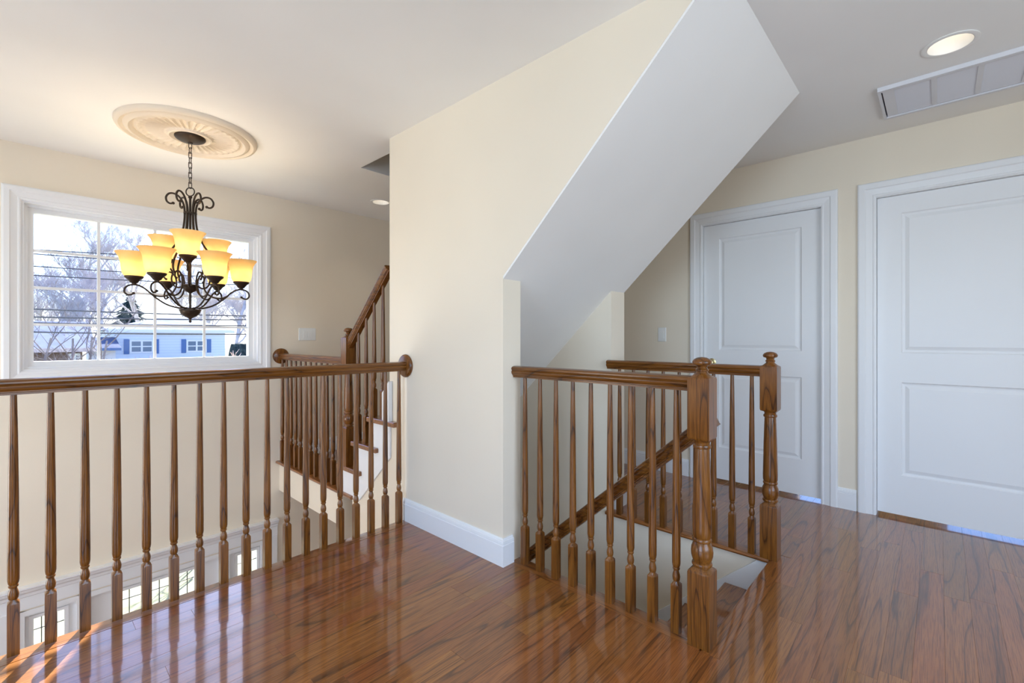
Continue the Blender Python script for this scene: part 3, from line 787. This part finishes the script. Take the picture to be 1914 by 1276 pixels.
for i in range(vn):
    ya = vy1 - .052 - vsec * (i + 1); yb = vy1 - .052 - vsec * i
    m = MB()
    ns = 20; ix0, ix1 = vx0 + b_ + .022, vx1 - b_ - .014
    for k in range(ns):
        xx = ix0 + (ix1 - ix0) * k / ns; s_ = (ix1 - ix0) / ns
        m.add([(xx, ya + .011, CZ - .005), (xx + s_ * .86, ya + .011, CZ - .015), (xx + s_ * .86, yb - .011, CZ - .015), (xx, yb - .011, CZ - .005),
               (xx, ya + .011, CZ - .004), (xx + s_ * .86, ya + .011, CZ - .012), (xx + s_ * .86, yb - .011, CZ - .012), (xx, yb - .011, CZ - .004)],
              [(0, 1, 2, 3), (7, 6, 5, 4), (0, 4, 5, 1), (2, 6, 7, 3), (1, 5, 6, 2), (0, 3, 7, 4)])
    o = fix_normals(m.build('louvre_section', 'grille', V)); o['kind'] = 'stuff'
    MB().box(vx0 + b_, vx1 - b_, ya - .011, ya + .011, CZ - .016, CZ - .004).build('divider', 'grille', V)
m = MB(); m.box(vx0 + b_, ix0, vy0 + .012, vy1 - .018, CZ - .0155, CZ - .004); m.box(ix1, vx1 - b_, vy0 + .012, vy1 - .018, CZ - .0155, CZ - .004); m.build('border_strip', 'grille', V)

def switch(name, label, c, n, axis):
    """rocker switch plate; axis 0: on the wall x = XR facing -x, axis 1: on the wall y = YF facing -y"""
    R_ = thing(name, label, 'switch', c)
    wd = .036 + .046 * (n - 1); h = .060
    def bx(u0, u1, z0, z1, d0, d1):
        return MB().box(c[0] - d1, c[0] - d0, c[1] + u0, c[1] + u1, z0, z1) if axis == 0 else MB().box(c[0] + u0, c[0] + u1, c[1] - d1, c[1] - d0, z0, z1)
    def pl(u0, u1, z0, z1, d0, d1, e):
        def r_(i, d):
            q = [(u0 + i, z0 + i), (u1 - i, z0 + i), (u1 - i, z1 - i), (u0 + i, z1 - i)]
            return [((c[0] - d, c[1] + u, z) if axis == 0 else (c[0] + u, c[1] - d, z)) for u, z in q]
        return MB().rings([r_(0, d0), r_(0, d1 - e), r_(e, d1)])
    fix_normals(pl(-wd, wd, c[2] - h, c[2] + h, 0, .006, .003).build('cover_plate', 'switch', R_))
    for i in range(n):
        u = (i - (n - 1) / 2) * .046
        def r2(s, d):
            q = [(u - .0165, c[2] - .033, d), (u + .0165, c[2] - .033, d), (u + .0165, c[2] + .033, d - .003 * s), (u - .0165, c[2] + .033, d - .003 * s)]
            return [((c[0] - dd, c[1] + uu, z) if axis == 0 else (c[0] + uu, c[1] - dd, z)) for uu, z, dd in q]
        fix_normals(MB().rings([r2(0, .004), r2(1, .0105)]).build('rocker', 'switch', R_))
switch('light_switch', 'single white rocker switch beside the panel door', (XR - .0003, 1.745, 1.17), 1, 0)
switch('light_switch', 'double white rocker switch plate beside the picture window', (1.908, YF - .0003, 1.177), 2, 1)

# ------------------------------------------------------------------ outside the picture window
def m_ground(name, a, b, sc):
    t = NT(name); tc = t.n('ShaderNodeTexCoord'); nz = t.n('ShaderNodeTexNoise'); t.val(nz, Scale=sc, Detail=5.0); t.l(tc.outputs['Object'], nz.inputs['Vector'])
    c = t.ramp(nz.outputs['Fac'], [(0.35, a), (0.65, b)]); p = t.bsdf(None, .9, spec=.1); t.l(c, p.inputs['Base Color']); return t.out(p.outputs[0])
M['lawn'] = m_ground('winter_lawn', srgb(138, 142, 112), srgb(166, 166, 138), 1.5)
M['asphalt'] = m_ground('asphalt', srgb(120, 122, 128), srgb(140, 142, 148), 4.0)
M['bark'] = m_ground('grey_bark', srgb(176, 172, 178), srgb(206, 200, 204), 3.0)
M['bark_dark'] = m_ground('brown_bark', srgb(126, 116, 114), srgb(160, 148, 146), 3.0)
M['conifer'] = m_ground('conifer_needles', srgb(40, 56, 58), srgb(70, 88, 88), 3.0)
M['bloom'] = m_ground('pale_pink_twigs', srgb(196, 176, 176), srgb(228, 210, 206), 5.0)
M['hedge'] = m_ground('dark_hedge', srgb(48, 60, 62), srgb(80, 92, 88), 6.0)
M['shingle'] = m_ground('grey_shingles', srgb(112, 122, 150), srgb(134, 144, 170), 2.0)
M['shingle_blue'] = m_ground('slate_shingles', srgb(70, 84, 118), srgb(90, 104, 138), 2.0)
M['shutter'] = m_plain('blue_shutter', srgb(84, 118, 174), .6)
M['brownwall'] = m_plain('brown_siding', srgb(120, 100, 92), .7)
M['housewhite'] = m_plain('house_trim', srgb(236, 238, 242), .5)
M['hglass'] = m_plain('far_window_glass', srgb(110, 128, 150), .12)
M['wire'] = m_plain('cable_sheath', srgb(56, 62, 76), .6)
M['pole'] = m_ground('pole_timber', srgb(96, 84, 74), srgb(126, 112, 100), 4.0)
def m_siding():
    t = NT('lap_siding'); tc = t.n('ShaderNodeTexCoord'); sp = t.n('ShaderNodeSeparateXYZ'); t.l(tc.outputs['Object'], sp.inputs[0])
    f = t.math('FRACT', t.math('MULTIPLY', sp.outputs[2], 6.0))
    c = t.ramp(f, [(0.0, srgb(184, 200, 228)), (0.12, srgb(222, 232, 248)), (1.0, srgb(228, 236, 250))])
    p = t.bsdf(None, .7, spec=.2); t.l(c, p.inputs['Base Color']); return t.out(p.outputs[0])
M['siding'] = m_siding()

def gz_(y):
    pts_ = [(4.6, -3.0), (13, -3.0), (20, -2.9), (30, -2.0), (45, -1.8), (140, -1.6)]
    for (a, za), (b, zb) in zip(pts_, pts_[1:]):
        if y <= b: return za + (zb - za) * (y - a) / (b - a)
    return -1.6
m = MB(); yy_ = [4.68, 6, 9, 13, 20, 25, 30, 36, 45, 60, 90, 140]; xs_ = [-70 + 10 * i for i in range(18)]
vs = [(x, y, gz_(y)) for y in yy_ for x in xs_]; nx_ = len(xs_)
m.add(vs, [(j * nx_ + i, j * nx_ + i + 1, (j + 1) * nx_ + i + 1, (j + 1) * nx_ + i) for j in range(len(yy_) - 1) for i in range(nx_ - 1)])
struct(m.build('ground', 'lawn'), 'pale winter lawn outside the house')
m = MB(); m.add([(x, y, gz_(y) + .03) for y in (14, 19.5) for x in (-70, 100)], [(0, 1, 3, 2)])
struct(m.build('road', 'asphalt'), 'grey street beyond the lawn')

def tree(name, label, x, y, h, r0, seed, mat, stems=1, spread=.5, depth=5, group=None, start=.25, dens=5, z=None):
    R = random.Random(seed); z0 = gz_(y) if z is None else z
    root = thing(name, label, 'tree', (x, y, z0), group)
    trunk, br, tw = MB(), MB(), MB()
    def grow(p, d, L, r, lv):
        n = 5 if lv < 2 else 3
        pts_ = [p.copy()]; q = p.copy(); dd = d.copy()
        for k in range(n):
            dd = (dd + Vector((R.gauss(0, .12), R.gauss(0, .12), R.gauss(.05, .08)))).normalized()
            q = q + dd * (L / n); pts_.append(q.copy())
        r1 = r * (.55 if lv == 0 else .45)
        rad = [r + (r1 - r) * k / n for k in range(n + 1)]
        (trunk if lv == 0 else br if lv < 3 else tw).tube(pts_, rad, 6 if lv < 2 else 3)
        if lv >= depth: return
        nb = dens if lv else dens + 2
        for k in range(nb):
            f = R.uniform(start if lv == 0 else .25, 1.0); i = min(n - 1, int(f * n)); o_ = pts_[i].lerp(pts_[i + 1], f * n - i)
            a = R.uniform(0, 2 * pi); side = Vector((cos(a), sin(a), 0))
            nd = (dd * .75 + side * R.uniform(.45, .95) * (spread + .35) + Vector((0, 0, .22))).normalized()
            grow(o_, nd, L * R.uniform(.48, .70) * (1 - .25 * f), max(.006, rad[i] * .6), lv + 1)
    for s in range(stems):
        a = 2 * pi * s / max(1, stems) + .5
        d = Vector((cos(a) * spread * (stems > 1), sin(a) * spread * .6 * (stems > 1), 1)).normalized()
        grow(Vector((x, y, z0)), d, h * (.5 if stems == 1 else .55), r0, 0)
    trunk.build('trunk', mat, root); br.build('branches', mat, root)
    if tw.v:
        o_ = tw.build('twigs', mat, root); o_['kind'] = 'stuff'
    return root
GT = 'bare trees across the street'
def X_(px, Y): return at(px, 600, Y).x
def H_(px, py, Y): return at(px, py, Y).z - gz_(Y)
tree('bare_tree', 'tall bare grey tree with a forked trunk rising between the two houses', X_(208, 46), 46, 1.15 * H_(208, 385, 46), .20, 11, 'bark', 1, .6, 5, GT, start=.3, dens=6)
tree('bare_tree', 'low bare tree with several stems before the brown house', X_(118, 21.5), 21.5, 1.35 * H_(118, 545, 21.5), .05, 5, 'bark_dark', 5, .7, 4, GT, dens=3)
tree('bare_tree', 'bare tree rising behind the chandelier and the pale blue house', X_(335, 50), 50, 1.2 * H_(335, 395, 50), .18, 23, 'bark', 1, .6, 5, GT, dens=6)
tree('bare_tree', 'bare tree with thin upright branches beyond the hedge', X_(436, 44), 44, 1.2 * H_(440, 430, 44), .16, 31, 'bark', 1, .55, 5, GT, dens=6)
tree('bare_tree', 'bare spreading tree rising behind the brown house roof', X_(138, 38), 38, 1.2 * H_(138, 440, 38), .15, 44, 'bark', 1, .65, 5, GT, dens=6)
tree('bare_tree', 'slim bare tree behind the roof of the pale blue house', X_(272, 54), 54, 1.2 * H_(272, 400, 54), .18, 37, 'bark', 1, .55, 5, GT, dens=6)
for i, (px, Y, lab) in enumerate(((84, 70, 'beyond the open end of the brown house'), (150, 82, 'behind the gutter end of the brown house roof'), (392, 74, 'behind the roof corner of the pale blue house'), (480, 60, 'beyond the hedge and the pale pink tree'))):
    tree('bare_tree', 'distant bare tree ' + lab, X_(px, Y), Y, 1.2 * H_(px, 470, Y), .18, 50 + i, 'bark', 1, .6, 4, 'distant bare trees', dens=8)
tree('blossom_tree', 'pale pink twiggy tree standing before the blue house and the hedge', X_(470, 11), 11, 1.15 * H_(452, 612, 11), .022, 77, 'bloom', 4, .55, 4, None, dens=4)
tree('blossom_shrub', 'small pale shrub below the shuttered window of the blue house', X_(303, 28), 28, H_(303, 640, 28), .03, 81, 'bloom', 4, .6, 3, None, dens=6)

def conifer(x, y, h, rb):
    root = thing('conifer', 'dark conical evergreen behind the roof of the pale blue house', 'tree', (x, y, gz_(y))); z0 = gz_(y)
    MB().tube([(x, y, z0), (x, y, z0 + h * .95)], [.14, .03], 8).build('trunk', 'bark_dark', root)
    R = random.Random(3); m = MB()
    n = 420
    for k in range(n):
        f = (k + .5) / n; zz = z0 + h * (.10 + .88 * f); a = k * 2.39996; a += R.uniform(-.6, .6); zz += R.uniform(-.25, .25); L = rb * (1 - f) ** .8 * R.uniform(.6, 1.15) + .08
        for b in (-.35, 0, .35):
            e = (x + L * cos(a + b) * (1 - .2 * abs(b)), y + L * sin(a + b) * (1 - .2 * abs(b)), zz - L * .28 + R.uniform(-.05, .05))
            s = .12 + .1 * (1 - f); t_ = (-sin(a) * s, cos(a) * s)
            c = (x + L * .25 * cos(a), y + L * .25 * sin(a), zz)
            m.add([c, ((c[0] + e[0]) / 2 + t_[0], (c[1] + e[1]) / 2 + t_[1], (c[2] + e[2]) / 2), e, ((c[0] + e[0]) / 2 - t_[0], (c[1] + e[1]) / 2 - t_[1], (c[2] + e[2]) / 2 + .02), ((c[0] + e[0]) / 2, (c[1] + e[1]) / 2, (c[2] + e[2]) / 2 + .1)],
                  [(0, 1, 4), (1, 2, 4), (2, 3, 4), (3, 0, 4), (0, 3, 2, 1)])
    o_ = m.build('foliage', 'conifer', root); o_['kind'] = 'stuff'
conifer(X_(243, 60), 60, at(243, 545, 60).z - gz_(60), 3.3)

def hedge(px0, px1, Y, pyt):
    x0_, x1_ = X_(px0, Y), X_(px1, Y); zt = at(px0, pyt, Y).z; z0 = gz_(Y); R = random.Random(9); m = MB()
    nx2, nr = 26, 10; rs = []
    for i in range(nx2):
        xx = x0_ + (x1_ - x0_) * i / (nx2 - 1); e = min(1, 4 * min(i, nx2 - 1 - i) / nx2 + .3); ring = []
        for k in range(nr):
            a = pi * 2 * k / nr; ring.append((xx + R.uniform(-.05, .05), Y + .55 * e * cos(a) + R.uniform(-.06, .06), z0 + (zt - z0) * (.5 + .5 * e * max(-1, 1.25 * sin(a)) if sin(a) > -.2 else 0) * 1.0 + R.uniform(0, .08)))
        rs.append(ring)
    tag(fix_normals(m.rings(rs).build('hedge', 'hedge')), 'dark clipped hedge beside the pale blue house', 'hedge')
hedge(424, 480, 24, 656)

def hwindow(parent, px0, px1, py0, py1, Y, shutters):
    a, b = at(px0, py1, Y), at(px1, py0, Y); x0_, x1_, z0_, z1_ = a.x, b.x, a.z, b.z; mid = (x0_ + x1_) / 2
    m = MB(); t_ = .09
    m.box(x0_, x1_, Y - .06, Y, z0_, z0_ + t_); m.box(x0_, x1_, Y - .06, Y, z1_ - t_, z1_)
    for q in (x0_, mid - t_ / 2, x1_ - t_): m.box(q, q + t_, Y - .061, Y, z0_ + t_, z1_ - t_)
    wo = m.build('window', 'housewhite', parent)
    for u, v in ((x0_ + t_, mid - t_ / 2), (mid + t_ / 2, x1_ - t_)):
        MB().box(u, v, Y - .02, Y - .005, z0_ + t_, z1_ - t_).build('pane', 'hglass', wo)
        MB().box(u, v, Y - .045, Y - .02, (z0_ + z1_) / 2 - .03, (z0_ + z1_) / 2 + .03).build('meeting_rail', 'housewhite', wo)
    if shutters:
        sw = abs(x1_ - x0_) * .21
        for q in (x0_ - sw - .02, x1_ + .02): MB().box(q, q + sw, Y - .05, Y, z0_ - .05, z1_ + .05).build('shutter', 'shutter', parent)

def hip(m, x0_, x1_, y0_, y1_, ze, rx0, rx1, ry, zr, ov=.4):
    a = [(x0_ - ov, y0_ - ov, ze), (x1_ + ov, y0_ - ov, ze), (x1_ + ov, y1_ + ov, ze), (x0_ - ov, y1_ + ov, ze), (rx0, ry, zr), (rx1, ry, zr)]
    m.add(a, [(0, 1, 5, 4), (1, 2, 5), (2, 3, 4, 5), (3, 0, 4), (3, 2, 1, 0)])
YH = 34.0
HB = thing('house', 'pale blue sided house with blue shutters and a hipped grey roof', 'house', (X_(316, YH), YH, gz_(YH)))
xa, xb = X_(214, YH), X_(421, YH); ze = at(316, 617, YH).z; zr = at(328, 592, YH + 4).z
m = MB().box(xa, xb, YH, YH + 8, gz_(YH) - .3, ze); m.build('wall', 'siding', HB)
m = MB(); hip(m, xa, xb, YH, YH + 8, ze, X_(305, YH + 4), X_(352, YH + 4), YH + 4, zr); fix_normals(m.build('roof', 'shingle', HB))
m = MB().box(xa - .42, xb + .42, YH - .43, YH - .36, ze - .16, ze + .02); m.build('fascia', 'housewhite', HB)
hwindow(HB, 242, 287, 635, 660, YH, True)
hwindow(HB, 348, 386, 635, 658, YH, True)
# porch wing of the blue house
xp0, xp1 = X_(168, YH - 2), X_(216, YH - 2); zp = at(200, 652, YH - 2).z; zq = at(200, 630, YH + .5).z
MB().box(xp0, xp1, YH - 2, YH - .01, gz_(YH) - .5, zp).build('porch_wall', 'housewhite', HB)
m = MB(); m.prism([(YH - 2.3, zp), (YH - 2.3, zp + .05), (YH - .01, zq), (YH - .01, zp)], 0, xp0 - .2, xp1 + .2); fix_normals(m.build('porch_roof', 'shingle_blue', HB))
MB().box(xp0 - .2, xp1 + .2, YH - 2.36, YH - 2.30, zp - .08, zp + .06).build('gutter', 'shutter', HB)

YA = 26.5
HA = thing('house', 'low brown house with a broad grey shingle roof', 'house', (X_(100, YA), YA, gz_(YA)))
xa, xb = X_(-40, YA), X_(154, YA); ze = at(100, 655, YA).z; zr = at(100, 600, YA + 2.5).z
MB().box(xa, xb, YA, YA + 5, gz_(YA) - .5, ze).build('wall', 'brownwall', HA)
m = MB(); m.prism([(YA - .5, ze - .05), (YA - .5, ze + .08), (YA + 2.5, zr), (YA + 5.4, ze + .08), (YA + 5.4, ze - .05)], 0, xa - .4, xb + .4); fix_normals(m.build('roof', 'shingle', HA))
MB().box(xa - .4, xb + .4, YA - .56, YA - .5, ze - .06, ze + .10).build('gutter', 'bloom', HA)
a = at(72, 641, YA + 1.2); b = at(101, 629, YA + 1.2)
MB().box(a.x, b.x, YA + 1.0, YA + 2.2, a.z - .3, b.z).build('dormer', 'housewhite', HA)
hwindow(HA, 128, 150, 660, 676, YA, False)

# overhead cables between poles standing outside the view
GW = 'overhead cables along the street'
CL = ['topmost thin overhead cable, high over the houses', 'second thin overhead cable from the top', 'third thin overhead cable from the top', 'lowest of the thin upper overhead cables', 'highest of the four thick overhead cables', 'second highest of the four thick overhead cables', 'third of the four thick overhead cables, above the house eaves', 'lowest thick overhead cable, crossing the house walls']
for i, (pl_, pr_) in enumerate(((466, 486), (474, 500), (497, 520), (514, 532), (577, 590), (592, 597), (603, 608), (620, 624))):
    Yw_ = 12.5 + (i % 3) * .35
    a, b = at(65, pl_, Yw_), at(460, pr_, Yw_); d = (b - a)
    p0, p1 = a - d * 1.6, b + d * 1.6
    pts_ = []
    for k in range(25):
        f = k / 24; p = p0.lerp(p1, f); s = 4 * f * (1 - f); p.z += .25 * (1 - s) - .02; pts_.append(tuple(p))
    tag(MB().tube(pts_, .011 if i < 4 else .016, 5).build('overhead_cable', 'wire'), CL[i], 'cable', GW)
for sx, lab in ((-1, 'timber utility pole beyond the brown house end of the cables'), (1, 'timber utility pole beyond the blue house end of the cables')):
    a, b = at(65, 600, 12.8), at(460, 600, 12.8); d = b - a; p = a - d * 1.6 if sx < 0 else b + d * 1.6
    P_ = thing('utility_pole', lab, 'pole', (p.x, 13.85, gz_(13.85)))
    MB().tube([(p.x, 13.85, gz_(13.85) - .5), (p.x, 13.85, 6.5)], [.16, .11], 12).build('pole', 'pole', P_, 60)
    for zc in (at(250, 480, 12.8).z + .3, at(250, 600, 12.8).z + .2):
        MB().box(p.x - .06, p.x + .06, 12.2, 14.1, zc - .05, zc + .05).build('crossarm', 'pole', P_)
